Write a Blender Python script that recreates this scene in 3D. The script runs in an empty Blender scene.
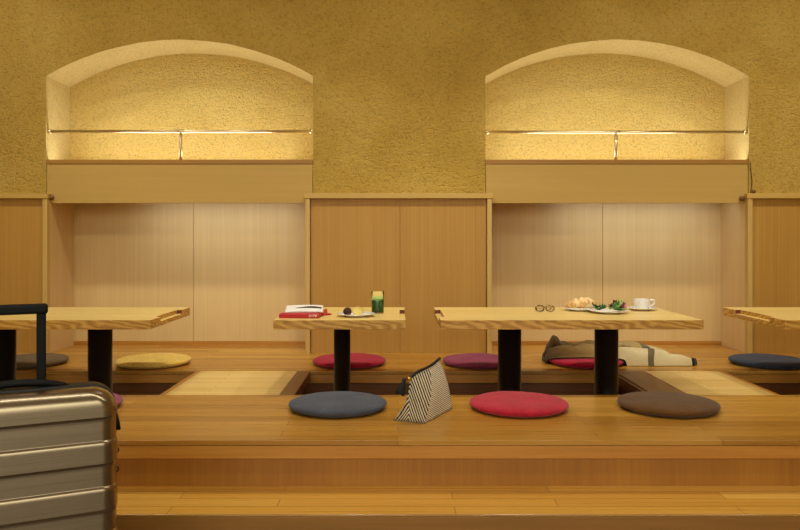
import bpy, bmesh, math, random
from mathutils import Vector, Matrix, noise
random.seed(7)
S = bpy.context.scene
COL = S.collection
PI = math.pi
F, VX, VY, H = 746.0, 398.0, 240.0, 0.71      # focal length in px, vanishing point, eye height above the raised floor

# ------------------------------------------------------------------ helpers
def lin(c):
    c = c / 255.0
    return c / 12.92 if c <= 0.04045 else ((c + 0.055) / 1.055) ** 2.4
def rgb(r, g, b): return (lin(r), lin(g), lin(b), 1.0)

def link(name, me, mat=None, parent=None, smooth=False):
    o = bpy.data.objects.new(name, me)
    COL.objects.link(o)
    if mat is not None:
        for m in (mat if isinstance(mat, (list, tuple)) else [mat]):
            me.materials.append(m)
    if parent is not None: o.parent = parent
    if smooth:
        for p in me.polygons: p.use_smooth = True
    return o
def obj(name, bm, mat=None, parent=None, smooth=False, bevel=0.0, segs=2, auto=None):
    me = bpy.data.meshes.new(name)
    bmesh.ops.recalc_face_normals(bm, faces=bm.faces[:])
    bm.to_mesh(me); bm.free()
    o = link(name, me, mat, parent, smooth)
    if bevel > 0:
        b = o.modifiers.new('bevel', 'BEVEL'); b.width = bevel; b.segments = segs
        b.limit_method = 'ANGLE'; b.angle_limit = math.radians(40)
    return o
def tag(o, label, cat, group=None):
    o['label'] = label; o['category'] = cat
    if group: o['group'] = group
    return o
def thing(name, label, cat, loc=(0, 0, 0), rz=0.0, group=None):
    o = bpy.data.objects.new(name, None); COL.objects.link(o)
    o.empty_display_size = 0.05
    o.location = loc; o.rotation_euler = (0, 0, rz)
    return tag(o, label, cat, group)
def struct(o):
    o['kind'] = 'structure'; return o

def box(bm, x0, x1, y0, y1, z0, z1):
    v = [bm.verts.new(p) for p in ((x0,y0,z0),(x1,y0,z0),(x1,y1,z0),(x0,y1,z0),(x0,y0,z1),(x1,y0,z1),(x1,y1,z1),(x0,y1,z1))]
    for f in ((0,1,2,3),(4,5,6,7),(0,1,5,4),(1,2,6,5),(2,3,7,6),(3,0,4,7)):
        bm.faces.new([v[i] for i in f])
def boxbm(*a):
    bm = bmesh.new(); box(bm, *a); return bm
def quad(bm, pts):
    return bm.faces.new([bm.verts.new(p) for p in pts])
def lathe(prof, n=48, jit=None):
    bm = bmesh.new(); rings = []
    for (r, z) in prof:
        if r < 1e-6: rings.append([bm.verts.new((0, 0, z))])
        else: rings.append([bm.verts.new((r*math.cos(2*PI*k/n), r*math.sin(2*PI*k/n), z)) for k in range(n)])
    for a, b in zip(rings, rings[1:]):
        for k in range(n):
            k2 = (k+1) % n
            if len(a) == 1 and len(b) == 1: continue
            if len(a) == 1: bm.faces.new((a[0], b[k], b[k2]))
            elif len(b) == 1: bm.faces.new((a[k], a[k2], b[0]))
            else: bm.faces.new((a[k], a[k2], b[k2], b[k]))
    return bm
def tube(pts, rad, n=10, closed=False, bm=None):
    bm = bm or bmesh.new()
    pts = [Vector(p) for p in pts]; N = len(pts)
    rads = rad if isinstance(rad, (list, tuple)) else [rad]*N
    rings = []; prev = None
    for i, p in enumerate(pts):
        if closed: t = pts[(i+1) % N] - pts[i-1]
        else: t = pts[min(i+1, N-1)] - pts[max(i-1, 0)]
        t.normalize()
        if prev is None:
            up = Vector((0,0,1)) if abs(t.z) < 0.9 else Vector((1,0,0))
            a = t.cross(up).normalized()
        else:
            a = (prev - t*prev.dot(t)).normalized()
        prev = a; b = t.cross(a)
        rings.append([bm.verts.new(p + rads[i]*(math.cos(2*PI*k/n)*a + math.sin(2*PI*k/n)*b)) for k in range(n)])
    seq = list(zip(rings, rings[1:])) + ([(rings[-1], rings[0])] if closed else [])
    for a, b in seq:
        for k in range(n): bm.faces.new((a[k], a[(k+1)%n], b[(k+1)%n], b[k]))
    if not closed:
        bm.faces.new(rings[0]); bm.faces.new(list(reversed(rings[-1])))
    return bm
def interp(keys, x):
    if x <= keys[0][0]: return keys[0][1]
    for (a, va), (b, vb) in zip(keys, keys[1:]):
        if x <= b:
            t = (x-a)/(b-a); t = t*t*(3-2*t)
            return va + (vb-va)*t
    return keys[-1][1]

# ------------------------------------------------------------------ materials
class NT:
    def __init__(s, name):
        s.m = bpy.data.materials.new(name); s.m.use_nodes = True
        s.t = s.m.node_tree; s.b = s.t.nodes['Principled BSDF']
    def n(s, typ, **kw):
        nd = s.t.nodes.new(typ)
        for k, v in kw.items(): setattr(nd, k, v)
        return nd
    def l(s, a, b): s.t.links.new(a, b)
    def coord(s): return s.n('ShaderNodeTexCoord').outputs['Object']
    def map(s, vec, scale=(1,1,1), loc=(0,0,0), rot=(0,0,0)):
        m = s.n('ShaderNodeMapping'); m.inputs['Scale'].default_value = scale
        m.inputs['Location'].default_value = loc; m.inputs['Rotation'].default_value = rot
        s.l(vec, m.inputs['Vector']); return m.outputs['Vector']
    def noise(s, vec, scale, detail=4, rough=0.55, dist=0.0):
        q = s.n('ShaderNodeTexNoise'); q.inputs['Scale'].default_value = scale
        q.inputs['Detail'].default_value = detail; q.inputs['Roughness'].default_value = rough
        q.inputs['Distortion'].default_value = dist
        s.l(vec, q.inputs['Vector']); return q.outputs['Fac']
    def ramp(s, fac, stops, interp='LINEAR'):
        r = s.n('ShaderNodeValToRGB'); r.color_ramp.interpolation = interp
        e = r.color_ramp.elements
        while len(e) < len(stops): e.new(0.5)
        for el, (p, c) in zip(e, stops): el.position = p; el.color = c
        s.l(fac, r.inputs['Fac']); return r.outputs['Color']
    def mix(s, a, b, fac, typ='MIX'):
        m = s.n('ShaderNodeMix', data_type='RGBA', blend_type=typ)
        for v, i in ((fac, 0), (a, 6), (b, 7)):
            if hasattr(v, 'is_output'): s.l(v, m.inputs[i])
            else: m.inputs[i].default_value = v
        return m.outputs[2]
    def math(s, op, a, b=0.0):
        m = s.n('ShaderNodeMath', operation=op)
        for v, i in ((a, 0), (b, 1)):
            if hasattr(v, 'is_output'): s.l(v, m.inputs[i])
            else: m.inputs[i].default_value = v
        return m.outputs[0]
    def bump(s, h, strength=0.3, dist=0.01):
        q = s.n('ShaderNodeBump'); q.inputs['Strength'].default_value = strength
        q.inputs['Distance'].default_value = dist
        s.l(h, q.inputs['Height']); s.l(q.outputs['Normal'], s.b.inputs['Normal'])
    def color(s, c):
        if hasattr(c, 'is_output'): s.l(c, s.b.inputs['Base Color'])
        else: s.b.inputs['Base Color'].default_value = c
    def set(s, **kw):
        for k, v in kw.items(): s.b.inputs[k.replace('_', ' ')].default_value = v
        return s.m

def grey(v): return (v, v, v, 1)
def plain(name, c, rough=0.5, metal=0.0, var=0.12, scale=40, bump=0.0, **kw):
    t = NT(name); co = t.coord()
    f = t.noise(co, scale, 3)
    d = tuple(x*(1-var) for x in c[:3]) + (1,); u = tuple(min(1, x*(1+var)) for x in c[:3]) + (1,)
    t.color(t.ramp(f, [(0.3, d), (0.7, u)]))
    if bump: t.bump(f, bump, 0.004)
    return t.set(Roughness=rough, Metallic=metal, **kw)

def plaster(name, dark, mid, light, big=2.0, bstr=0.8, bdist=0.014, scratch=True):
    t = NT(name); co = t.coord()
    f1 = t.noise(co, 75, 6, 0.7); f2 = t.noise(co, big, 4, 0.6, 0.6)
    f3 = t.noise(co, 140, 3, 0.6)
    a = t.ramp(f2, [(0.15, dark), (0.5, mid), (0.85, light)])
    pit = t.ramp(f1, [(0.33, grey(0.55)), (0.46, grey(0.98)), (0.7, grey(1.1))])
    t.color(t.mix(a, pit, 0.85, 'MULTIPLY'))
    h = t.math('ADD', t.math('MULTIPLY', f1, 1.0), t.math('MULTIPLY', f3, 0.35))
    if scratch:
        v = t.n('ShaderNodeTexVoronoi', feature='DISTANCE_TO_EDGE')
        v.inputs['Scale'].default_value = 20
        t.l(t.map(t.mix(co, t.n('ShaderNodeTexNoise').outputs['Color'], 0.08), (1.0, 1.0, 1.7), rot=(0, 0.5, 0)), v.inputs['Vector'])
        cr = t.math('MINIMUM', t.math('MULTIPLY', v.outputs['Distance'], 6.0), 0.55)
        h = t.math('ADD', h, t.math('MULTIPLY', cr, 0.45))
    t.bump(h, bstr, bdist)
    return t.set(Roughness=0.9, Specular_IOR_Level=0.2)

def wood(name, dark, mid, light, axis='X', rough=0.35, fine=70, along=1.6, bump=0.06, spec=0.5, big=0.45, cath=0.0):
    """fine straight grain running along one axis"""
    t = NT(name); co = t.coord()
    sc = {'X': (along, fine, fine), 'Y': (fine, along, fine), 'Z': (fine, fine, along)}[axis]
    s2 = {'X': (0.5, 7, 7), 'Y': (7, 0.5, 7), 'Z': (7, 7, 0.5)}[axis]
    f = t.noise(t.map(co, sc), 1.0, 5, 0.6, 0.2)
    g = t.noise(t.map(co, s2), 1.0, 3, 0.5, 0.4)
    k = t.math('ADD', t.math('MULTIPLY', f, 1-big), t.math('MULTIPLY', g, big))
    if cath > 0:
        w = t.n('ShaderNodeTexWave', wave_type='BANDS', bands_direction='DIAGONAL')
        w.inputs['Scale'].default_value = 5.5; w.inputs['Distortion'].default_value = 11
        w.inputs['Detail'].default_value = 3; w.inputs['Detail Scale'].default_value = 0.9
        t.l(t.map(co, {'X': (1.2, 2, 4.5)}.get(axis, (1, 1, 1))), w.inputs['Vector'])
        k = t.math('ADD', t.math('MULTIPLY', k, 1-cath), t.math('MULTIPLY', w.outputs['Fac'], cath))
    t.color(t.ramp(k, [(0.28, dark), (0.5, mid), (0.72, light)]))
    if bump: t.bump(f, bump, 0.002)
    return t.set(Roughness=rough, Specular_IOR_Level=spec)

def planks(name, dark, mid, light, width=0.075, length=1.15, rough=0.27, off=(0, 0), seam=0.0016):
    t = NT(name); co = t.coord()
    sp = t.n('ShaderNodeSeparateXYZ'); t.l(co, sp.inputs[0])
    cb = t.n('ShaderNodeCombineXYZ')
    t.l(t.math('ADD', sp.outputs[0], off[0]), cb.inputs[0])
    t.l(t.math('ADD', t.math('SUBTRACT', sp.outputs[1], sp.outputs[2]), off[1]), cb.inputs[1])
    br = t.n('ShaderNodeTexBrick'); br.offset = 0.37; br.offset_frequency = 2; br.squash = 1.0
    for k, v in (('Color1', grey(0.12)), ('Color2', grey(0.92)), ('Mortar', grey(0.5)), ('Scale', 1.0),
                 ('Mortar Size', seam), ('Mortar Smooth', 0.3), ('Bias', 0.0), ('Brick Width', length), ('Row Height', width)):
        br.inputs[k].default_value = v
    t.l(cb.outputs[0], br.inputs['Vector'])
    row = t.math('FLOOR', t.math('DIVIDE', t.math('SUBTRACT', sp.outputs[1], sp.outputs[2]), width))
    sh = t.n('ShaderNodeCombineXYZ'); t.l(t.math('MULTIPLY', row, 3.71), sh.inputs[0])
    vm = t.n('ShaderNodeVectorMath', operation='ADD'); t.l(co, vm.inputs[0]); t.l(sh.outputs[0], vm.inputs[1])
    f = t.noise(t.map(vm.outputs[0], (1.5, 90, 90)), 1.0, 5, 0.6, 0.3)
    g = t.noise(t.map(vm.outputs[0], (0.7, 14, 14)), 1.0, 3, 0.5, 0.6)
    k = t.math('ADD', t.math('MULTIPLY', br.outputs['Color'], 0.42), t.math('ADD', t.math('MULTIPLY', f, 0.37), t.math('MULTIPLY', g, 0.25)))
    c = t.ramp(k, [(0.22, dark), (0.5, mid), (0.78, light)])
    c = t.mix(c, tuple(x*0.35 for x in dark[:3]) + (1,), t.math('MULTIPLY', br.outputs['Fac'], 0.75))
    t.color(c)
    rr = t.n('ShaderNodeMapRange'); rr.inputs[3].default_value = rough-0.06; rr.inputs[4].default_value = rough+0.1
    t.l(f, rr.inputs[0]); t.l(rr.outputs[0], t.b.inputs['Roughness'])
    t.bump(t.math('SUBTRACT', t.math('MULTIPLY', f, 0.15), br.outputs['Fac']), 0.25, 0.0015)
    return t.m

def fabric(name, c, c2=None, scale=210):
    t = NT(name); co = t.coord()
    f = t.noise(t.map(co, (1, 0.35, 1)), scale, 4, 0.75); g = t.noise(co, 14, 4, 0.6)
    d = tuple(x*0.58 for x in c[:3]) + (1,); u = c2 or tuple(min(1, x*1.40) for x in c[:3]) + (1,)
    t.color(t.ramp(t.math('ADD', t.math('MULTIPLY', f, 0.7), t.math('MULTIPLY', g, 0.3)), [(0.35, d), (0.65, u)]))
    t.bump(f, 0.5, 0.003)
    return t.set(Roughness=0.95, Specular_IOR_Level=0.15, Sheen_Weight=0.15, Sheen_Roughness=0.5)

M = {}
M['plaster'] = plaster('ochre rough plaster', rgb(180,143,60), rgb(197,160,74), rgb(211,177,92))
M['reveal'] = plaster('smooth ochre plaster', rgb(200,176,112), rgb(206,184,121), rgb(213,192,132), 3.0, 0.3, 0.006, False)
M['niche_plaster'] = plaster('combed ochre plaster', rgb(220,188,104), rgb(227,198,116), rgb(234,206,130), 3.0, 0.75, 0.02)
M['floor_wood'] = planks('oak floor planks', rgb(148,98,32), rgb(175,122,44), rgb(198,148,62))
M['tread_wood'] = planks('oak step planks', rgb(186,128,44), rgb(216,158,62), rgb(230,180,84), 0.072, 0.93, off=(0.4, 0.03))
M['mat_wood'] = planks('pale oak hatch planks', rgb(208,170,92), rgb(222,186,108), rgb(234,202,128), 0.05, 2.4, 0.36)
M['riser_wood'] = wood('oak riser veneer', rgb(150,94,22), rgb(162,106,28), rgb(176,120,38), 'Z', 0.45, 60, 2.5)
M['nosing_wood'] = wood('oak nosing board', rgb(164,106,32), rgb(182,122,42), rgb(200,142,56), 'X', 0.42, 60, 2.0)
M['lip_wood'] = wood('darker oak nosing', rgb(128,84,28), rgb(146,98,36), rgb(162,112,46), 'X', 0.45, 60, 2.0)  # lower step nosing, darker than the upper board
M['dark_wood'] = wood('dark oak pit frame', rgb(104,62,26), rgb(122,76,34), rgb(138,90,44), 'Y', 0.4, 60, 2.0)
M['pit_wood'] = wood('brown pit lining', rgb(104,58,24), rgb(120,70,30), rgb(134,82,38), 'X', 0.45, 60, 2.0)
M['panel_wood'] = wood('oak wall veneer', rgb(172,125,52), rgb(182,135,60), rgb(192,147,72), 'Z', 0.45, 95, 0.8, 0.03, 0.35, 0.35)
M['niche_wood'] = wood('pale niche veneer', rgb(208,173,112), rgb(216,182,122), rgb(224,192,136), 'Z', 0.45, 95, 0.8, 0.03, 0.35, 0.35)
M['edge_wood'] = wood('pale oak edging', rgb(190,152,78), rgb(200,162,88), rgb(210,174,100), 'Z', 0.42, 60, 1.0, 0.03)
M['cap_wood'] = wood('pale oak cap', rgb(186,148,66), rgb(198,160,78), rgb(208,172,92), 'X', 0.42, 60, 1.0, 0.03)
M['fascia'] = wood('painted fascia board', rgb(185,149,76), rgb(191,154,82), rgb(197,160,88), 'X', 0.5, 30, 0.8, 0.02, 0.3)
M['fascia_lip'] = wood('fascia lip', rgb(154,106,38), rgb(164,116,44), rgb(174,126,52), 'X', 0.45, 40, 1.0, 0.02)
M['table_top'] = wood('oak table top', rgb(220,184,104), rgb(235,203,124), rgb(244,216,144), 'X', 0.3, 45, 1.4, 0.05, 0.5, 0.4, 0.12)
M['table_edge'] = wood('oak table edge grain', rgb(160,108,34), rgb(198,146,58), rgb(222,176,84), 'X', 0.38, 60, 2.0, 0.05, 0.5, 0.3, 0.3)
M['notch_rear'] = wood('red brown notch rear', rgb(86,26,14), rgb(100,34,18), rgb(112,42,24), 'Z', 0.5, 60, 2.0)
M['ceiling'] = plain('warm white ceiling', rgb(200,180,140), 0.9)
M['side_wall'] = M['plaster']
M['stone'] = plain('dark stone floor', rgb(92,72,52), 0.5, 0, 0.2, 9)
M['black_metal'] = plain('black steel', rgb(8,7,7), 0.36, 0.0, 0.1, 60)
M['brass'] = plain('brushed brass', rgb(226,206,162), 0.28, 1.0, 0.06, 60)
M['knob'] = plain('dark brown wood knob', rgb(112,70,26), 0.5)
M['cable'] = plain('brown cable', rgb(96,70,30), 0.6)
M['plate'] = plain('white porcelain', rgb(240,236,228), 0.15, 0, 0.02, 20, Coat_Weight=0.4)
M['cup'] = M['plate']

# ------------------------------------------------------------------ setting
XL, XR = -3.4, 3.4
YW, YN = 4.70, 5.05                         # wall face, niche back
P = [(-2.345, -1.095), (-0.475, 1.175), (1.757, 2.965)]     # foot wells
PY0, PY1 = 3.42, 4.04
DARK = [(-0.545, -0.475), (1.175, 1.336)]   # dark planks either side of the long well
MATS = [(-1.07, -0.545), (1.336, 1.733)]    # pale hatches
NICHES = [(-2.218, -0.5355), (0.551, 2.211)]
LOWN = [(-2.192, -0.580), (0.586, 2.186)]
ZS, ZA = 1.743, 1.972

# raised floor: one slab with the wells and the inset panels cut out
holes = P + DARK + MATS + [(-1.095, -1.07), (1.733, 1.757)]
xs = sorted({XL, XR, *[v for h in holes for v in h]})
ys = [2.642, PY0, PY1, YN + 0.06]
bm = bmesh.new(); vs = {}
def gv(x, y, z):
    k = (round(x, 5), round(y, 5), round(z, 5))
    if k not in vs: vs[k] = bm.verts.new((x, y, z))
    return vs[k]
def solid(i, j):
    if not (0 <= i < len(xs)-1 and 0 <= j < 3): return False
    xm = (xs[i]+xs[i+1])/2
    return not (j == 1 and any(a < xm < b for a, b in holes))
TZ = -0.018
for i in range(len(xs)-1):
    for j in range(3):
        if not solid(i, j): continue
        a, b, c, d = xs[i], xs[i+1], ys[j], ys[j+1]
        for z in (0, TZ): bm.faces.new((gv(a,c,z), gv(b,c,z), gv(b,d,z), gv(a,d,z)))
        for (di, dj, p, q) in ((-1,0,(a,c),(a,d)), (1,0,(b,c),(b,d)), (0,-1,(a,c),(b,c)), (0,1,(a,d),(b,d))):
            if not solid(i+di, j+dj):
                bm.faces.new((gv(*p,0), gv(*q,0), gv(*q,TZ), gv(*p,TZ)))
struct(obj('raised_floor', bm, M['floor_wood'], bevel=0.0015))
# nosing boards under the slab edge, at the steps and round the wells
tn = 0
def trim(bm, mat, bevel=0.0015):
    global tn
    tn += 1
    return struct(obj('trim_%d' % tn, bm, mat, bevel=bevel))
trim(boxbm(XL, XR, 2.6435, 2.70, -0.065, -0.0195), M['nosing_wood'])
for (a, b) in P:
    trim(boxbm(a-0.02, b+0.02, PY1+0.001, PY1+0.045, -0.066, -0.0195), M['nosing_wood'])
    trim(boxbm(a-0.02, b+0.02, PY0-0.045, PY0-0.001, -0.066, -0.0195), M['nosing_wood'])
for (a, b) in DARK:
    trim(boxbm(a+0.0006, b-0.0006, PY0+0.0006, PY1-0.0006, -0.05, -0.001), M['dark_wood'])
trim(boxbm(1.160, 1.1752, PY0+0.001, PY1-0.001, -0.055, -0.008), M['dark_wood'])
for (a, b) in ((-1.0945, -1.0705), (1.7335, 1.7565)):
    trim(boxbm(a, b, PY0+0.0006, PY1-0.0006, -0.05, -0.0005), M['nosing_wood'])
for (a, b) in MATS:
    trim(boxbm(a+0.0008, b-0.0008, PY0+0.0008, PY1-0.0008, -0.03, 0.0), M['mat_wood'], 0.001)
# foot wells
for k, (a, b) in enumerate(P):
    bm = bmesh.new()
    x0, x1, y0, y1, zb, zt = a-0.03, b+0.03, PY0-0.04, PY1+0.04, -0.34, -0.0665
    quad(bm, [(x0,y0,zb),(x1,y0,zb),(x1,y1,zb),(x0,y1,zb)])
    quad(bm, [(x0,y0,zb),(x1,y0,zb),(x1,y0,zt),(x0,y0,zt)])
    quad(bm, [(x0,y1,zb),(x1,y1,zb),(x1,y1,zt),(x0,y1,zt)])
    quad(bm, [(x0,y0,zb),(x0,y1,zb),(x0,y1,zt),(x0,y0,zt)])
    quad(bm, [(x1,y0,zb),(x1,y1,zb),(x1,y1,zt),(x1,y0,zt)])
    bmesh.ops.remove_doubles(bm, verts=bm.verts[:], dist=1e-5)
    struct(obj('foot_well_lining', bm, M['pit_wood']))
    for xx in (a, b):                        # cheeks closing the well under the slab
        if any(abs(xx-d) < 1e-4 for dd in DARK for d in dd): continue
# steps and lower floor
trim(boxbm(XL, XR, 2.668, 2.69, -0.172, -0.0655), M['riser_wood'], 0)
struct(obj('step', boxbm(XL, XR, 2.39, 2.70, -0.176, -0.17), M['tread_wood'], bevel=0.002))
trim(boxbm(XL, XR, 2.3905, 2.45, -0.235, -0.1768), M['lip_wood'])
trim(boxbm(XL, XR, 2.418, 2.44, -0.36, -0.2355), M['riser_wood'], 0)
struct(obj('floor', boxbm(XL, XR, -2.5, 5.4, -0.42, -0.36), M['stone']))

# back wall with two arched openings
def arch_z(x, a, b):
    c = (a+b)/2; hw = (b-a)/2; s = ZA-ZS
    R = (hw*hw+s*s)/(2*s)
    return ZA - R + math.sqrt(max(0, R*R-(x-c)**2))
bm = bmesh.new()
ZT, ZB = 2.80, -0.02
cols = [(XL, None)]
def edge(v): return noise.noise(Vector((v*9, 3.1, 0)))*0.004
prev = XL
for (a, b) in NICHES:
    quad(bm, [(prev,YW,ZB),(a,YW,ZB),(a,YW,ZT),(prev,YW,ZT)])
    n = 40
    for k in range(n):
        x0, x1 = a+(b-a)*k/n, a+(b-a)*(k+1)/n
        z0 = arch_z(x0,a,b)+(edge(x0) if 0 < k else 0); z1 = arch_z(x1,a,b)+(edge(x1) if k < n-1 else 0)
        quad(bm, [(x0,YW,z0),(x1,YW,z1),(x1,YW,ZT),(x0,YW,ZT)])
        q = quad(bm, [(x0,YW,z0),(x1,YW,z1),(x1,YN+.02,z1),(x0,YN+.02,z0)]); q.material_index = 1
    for x in (a, b):
        q = quad(bm, [(x,YW,ZB),(x,YN+.02,ZB),(x,YN+.02,ZS),(x,YW,ZS)]); q.material_index = 1
    prev = b
quad(bm, [(prev,YW,ZB),(XR,YW,ZB),(XR,YW,ZT),(prev,YW,ZT)])
bmesh.ops.remove_doubles(bm, verts=bm.verts[:], dist=1e-5)
wb = struct(obj('wall_back', bm, [M['plaster'], M['reveal']]))
for (a, b) in NICHES:
    struct(obj('wall_niche', boxbm(a-0.03, b+0.03, YN, YN+0.08, 1.0, 2.1), M['niche_plaster']))
# lower niches: veneer back panels, side panels, thin skirting
for (a, b) in LOWN:
    m = (a+b)/2
    for (p, q) in ((a-0.01, m-0.001), (m+0.001, b+0.01)):
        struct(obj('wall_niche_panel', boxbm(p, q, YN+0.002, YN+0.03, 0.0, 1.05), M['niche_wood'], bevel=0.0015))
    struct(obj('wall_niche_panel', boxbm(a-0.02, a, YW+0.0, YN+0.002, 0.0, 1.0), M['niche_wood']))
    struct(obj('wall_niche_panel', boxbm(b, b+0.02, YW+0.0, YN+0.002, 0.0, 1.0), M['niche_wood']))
    struct(obj('baseboard_back', boxbm(a, b, YN-0.008, YN+0.002, 0.0, 0.026), M['nosing_wood']))
# wainscot on the piers: cap, edge posts, panels
def pier(a, b, la, lb, seams):
    x0 = a + (0.029 if la else 0); x1 = b - (0.029 if lb else 0)
    cuts = [x0+0.003] + seams + [x1-0.003]
    for p, q in zip(cuts, cuts[1:]):
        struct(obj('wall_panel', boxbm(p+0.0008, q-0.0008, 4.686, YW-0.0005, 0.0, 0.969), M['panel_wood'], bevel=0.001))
    if la: trim(boxbm(a, a+0.029, 4.66, YW-0.0005, 0.0, 0.970), M['edge_wood'])
    if lb: trim(boxbm(b-0.029, b, 4.66, YW-0.0005, 0.0, 0.970), M['edge_wood'])
    trim(boxbm(a-(0.006 if la else 0), b+(0.006 if lb else 0), 4.655, YW-0.0005, 0.970, 1.001), M['cap_wood'])
pier(XL, -2.192, False, True, [])
pier(-0.580, 0.586, True, True, [0.0126])
pier(2.186, XR, True, False, [])
# fascia boxes spanning the openings, with the cove for the light strips behind
for (a, b) in NICHES:
    struct(obj('fascia', boxbm(a+0.004, b-0.004, YW+0.006, YW+0.03, 0.943, 1.190), M['fascia'], bevel=0.001))
    trim(boxbm(a+0.003, b-0.003, YW+0.001, YW+0.034, 1.190, 1.217), M['fascia_lip'])
    struct(obj('fascia_shelf', boxbm(a+0.004, b-0.004, YW+0.031, YN-0.001, 1.055, 1.085), M['fascia']))
# side walls, ceiling (the room stays open behind the camera)
struct(obj('wall_left', boxbm(XL-0.1, XL, -2.5, YW, -0.36, ZT), M['side_wall']))
struct(obj('wall_right', boxbm(XR, XR+0.1, -2.5, YW, -0.36, ZT), M['side_wall']))
struct(obj('ceiling', boxbm(XL-0.1, XR+0.1, -2.5, 5.4, ZT, ZT+0.1), M['ceiling']))

# railings in the arches
for k, (a, b) in enumerate(NICHES):
    zr = 1.398 if k == 0 else 1.394
    xm = (a+b)/2 + (0 if k == 0 else 0)
    yr = YW+0.028
    t = thing('railing', ['slim brass rail across the arch above the mustard cushion and the plum cushion',
                          'slim brass rail across the arch above the croissant and the white cup'][k], 'railing', (xm, yr, 1.217), 0, 'brass rails in the arches')
    hw = (b-a)/2
    obj('rail_bar', tube([(-hw+0.018,0,zr-1.217),(hw-0.018,0,zr-1.217)], 0.010, 14), M['brass'], t, True)
    obj('post', tube([(0,0,0.0),(0,0,zr-1.217-0.008)], 0.010, 14), M['brass'], t, True)
    obj('joint', tube([(-0.024,0,zr-1.217),(0.024,0,zr-1.217)], 0.0135, 14), M['brass'], t, True)
    for s in (-1, 1):
        obj('end_socket', tube([(s*(hw-0.004),0,zr-1.217),(s*(hw-0.022),0,zr-1.217)], 0.0145, 14), M['brass'], t, True)
# little knobs at the wainscot corners, cable beside the arch
def knob(x, y, z, r, label):
    bm = lathe([(0,0),(r*0.6,0.0),(r*0.7,0.006),(r,0.011),(r*0.85,0.018),(0,0.022)], 16)
    o = obj('wall_knob', bm, M['knob'], None, True)
    o.location = (x, y, z); o.rotation_euler = (PI/2, 0, 0)
    tag(o, label, 'knob', 'brown knobs at the panel corners')
knob(-2.179, YW+0.005, 0.978, 0.017, 'small brown knob beside the panel cap under the mustard cushion arch')
knob(2.163, YW+0.005, 0.972, 0.017, 'small brown knob on the fascia edge by the pier with the cable')
knob(2.236, YW-0.001, 1.0145, 0.013, 'smaller brown knob sitting on the panel cap at the end of the cable')
bm = tube([(2.219, YW-0.004, 1.205), (2.221, YW-0.004, 1.15), (2.228, YW-0.004, 1.09), (2.226, YW-0.004, 1.05), (2.222, YW-0.004, 1.022), (2.222, YW-0.004, 1.006)], 0.0028, 8)
tag(obj('cable', bm, M['cable'], None, True), 'thin brown cable hanging down the plaster to a panel cap', 'cable')

# ------------------------------------------------------------------ tables
def table_top(hw, notch):                   # local: y 0 = front edge, z 0 = underside
    D, T, W, cut = 0.65, 0.043, 0.027, 0.021
    n0, n1 = 0.15, 0.50
    if notch == 0:
        return boxbm(-hw, hw, 0, D, 0, T)
    bm = bmesh.new()
    e = hw - W
    o = [(-hw,0),(hw,0),(hw,n0),(e,n0),(e,n1),(hw,n1),(hw,D),(-hw,D)]
    full = [(-hw,0),(hw,0),(hw,n0),(hw,n1),(hw,D),(-hw,D)]
    zc = T-cut
    def f(pts): quad(bm, pts)
    f([(x,y,T) for x,y in o])
    f([(x,y,0) for x,y in full])
    f([(-hw,0,0),(hw,0,0),(hw,0,T),(-hw,0,T)])
    f([(-hw,D,0),(hw,D,0),(hw,D,T),(-hw,D,T)])
    f([(-hw,0,0),(-hw,D,0),(-hw,D,T),(-hw,0,T)])
    f([(hw,0,0),(hw,n0,0),(hw,n1,0),(hw,D,0),(hw,D,T),(hw,n1,T),(hw,n1,zc),(hw,n0,zc),(hw,n0,T),(hw,0,T)])
    f([(hw,n0,zc),(hw,n1,zc),(e,n1,zc),(e,n0,zc)])
    f([(e,n0,zc),(e,n1,zc),(e,n1,T),(e,n0,T)])
    f([(e,n0,zc),(hw,n0,zc),(hw,n0,T),(e,n0,T)])
    f([(e,n1,zc),(hw,n1,zc),(hw,n1,T),(e,n1,T)])
    bmesh.ops.remove_doubles(bm, verts=bm.verts[:], dist=1e-6)
    if notch < 0: bmesh.ops.scale(bm, vec=(-1,1,1), verts=bm.verts[:])
    return bm
TT = 0.345
def table(cx, hw, posts, notch, label, off=0.0):
    t = thing('low_table', label, 'table', (cx, 3.4, -0.34), 0, 'low oak tables over the foot wells')
    bm = table_top(hw, notch)
    bmesh.ops.recalc_face_normals(bm, faces=bm.faces[:])
    for fc in bm.faces:
        fc.material_index = 0 if abs(fc.normal.z) > 0.5 else 1
        if fc.normal.y < -0.5 and fc.calc_center_median().y > 0.1: fc.material_index = 2  # rear wall of the notch takes the red brown tone
    bmesh.ops.translate(bm, vec=(0, 0, TT-0.043+0.34), verts=bm.verts[:])
    obj('tabletop', bm, [M['table_top'], M['table_edge'], M['notch_rear']], t, bevel=0.002)
    for px, w in posts:
        b = bmesh.new()
        n = 32; r = w/2
        prof = [(r+0.06, 0.0), (r+0.06, 0.006), (r+0.055, 0.008), (r, 0.009), (r, 0.6415)]
        b2 = lathe([(0, 0.0)] + prof + [(0, 0.6415)], 40)
        b.free()
        p = obj('post', b2, M['black_metal'], t)
        for q in p.data.polygons: q.use_smooth = abs(q.normal.z) < 0.5
        p.location = (px, 0.30, 0)
table(-1.729, 0.60, ((-0.228, 0.115), (0.252, 0.115)), 1, 'bare oak table on two black posts, behind the silver suitcase')
table(-0.267, 0.302, ((-0.010, 0.082),), 1, 'small oak table on a single black post, holding green juice and a magazine')
table(0.7935, 0.60, ((-0.24, 0.115), (0.24, 0.115)), -1, 'long oak table on two black posts, laid with croissant, salad and white cup')
table(2.364, 0.60, ((-0.24, 0.115), (0.24, 0.115)), -1, 'empty oak table near the dark navy cushion, nothing laid on it')

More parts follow.
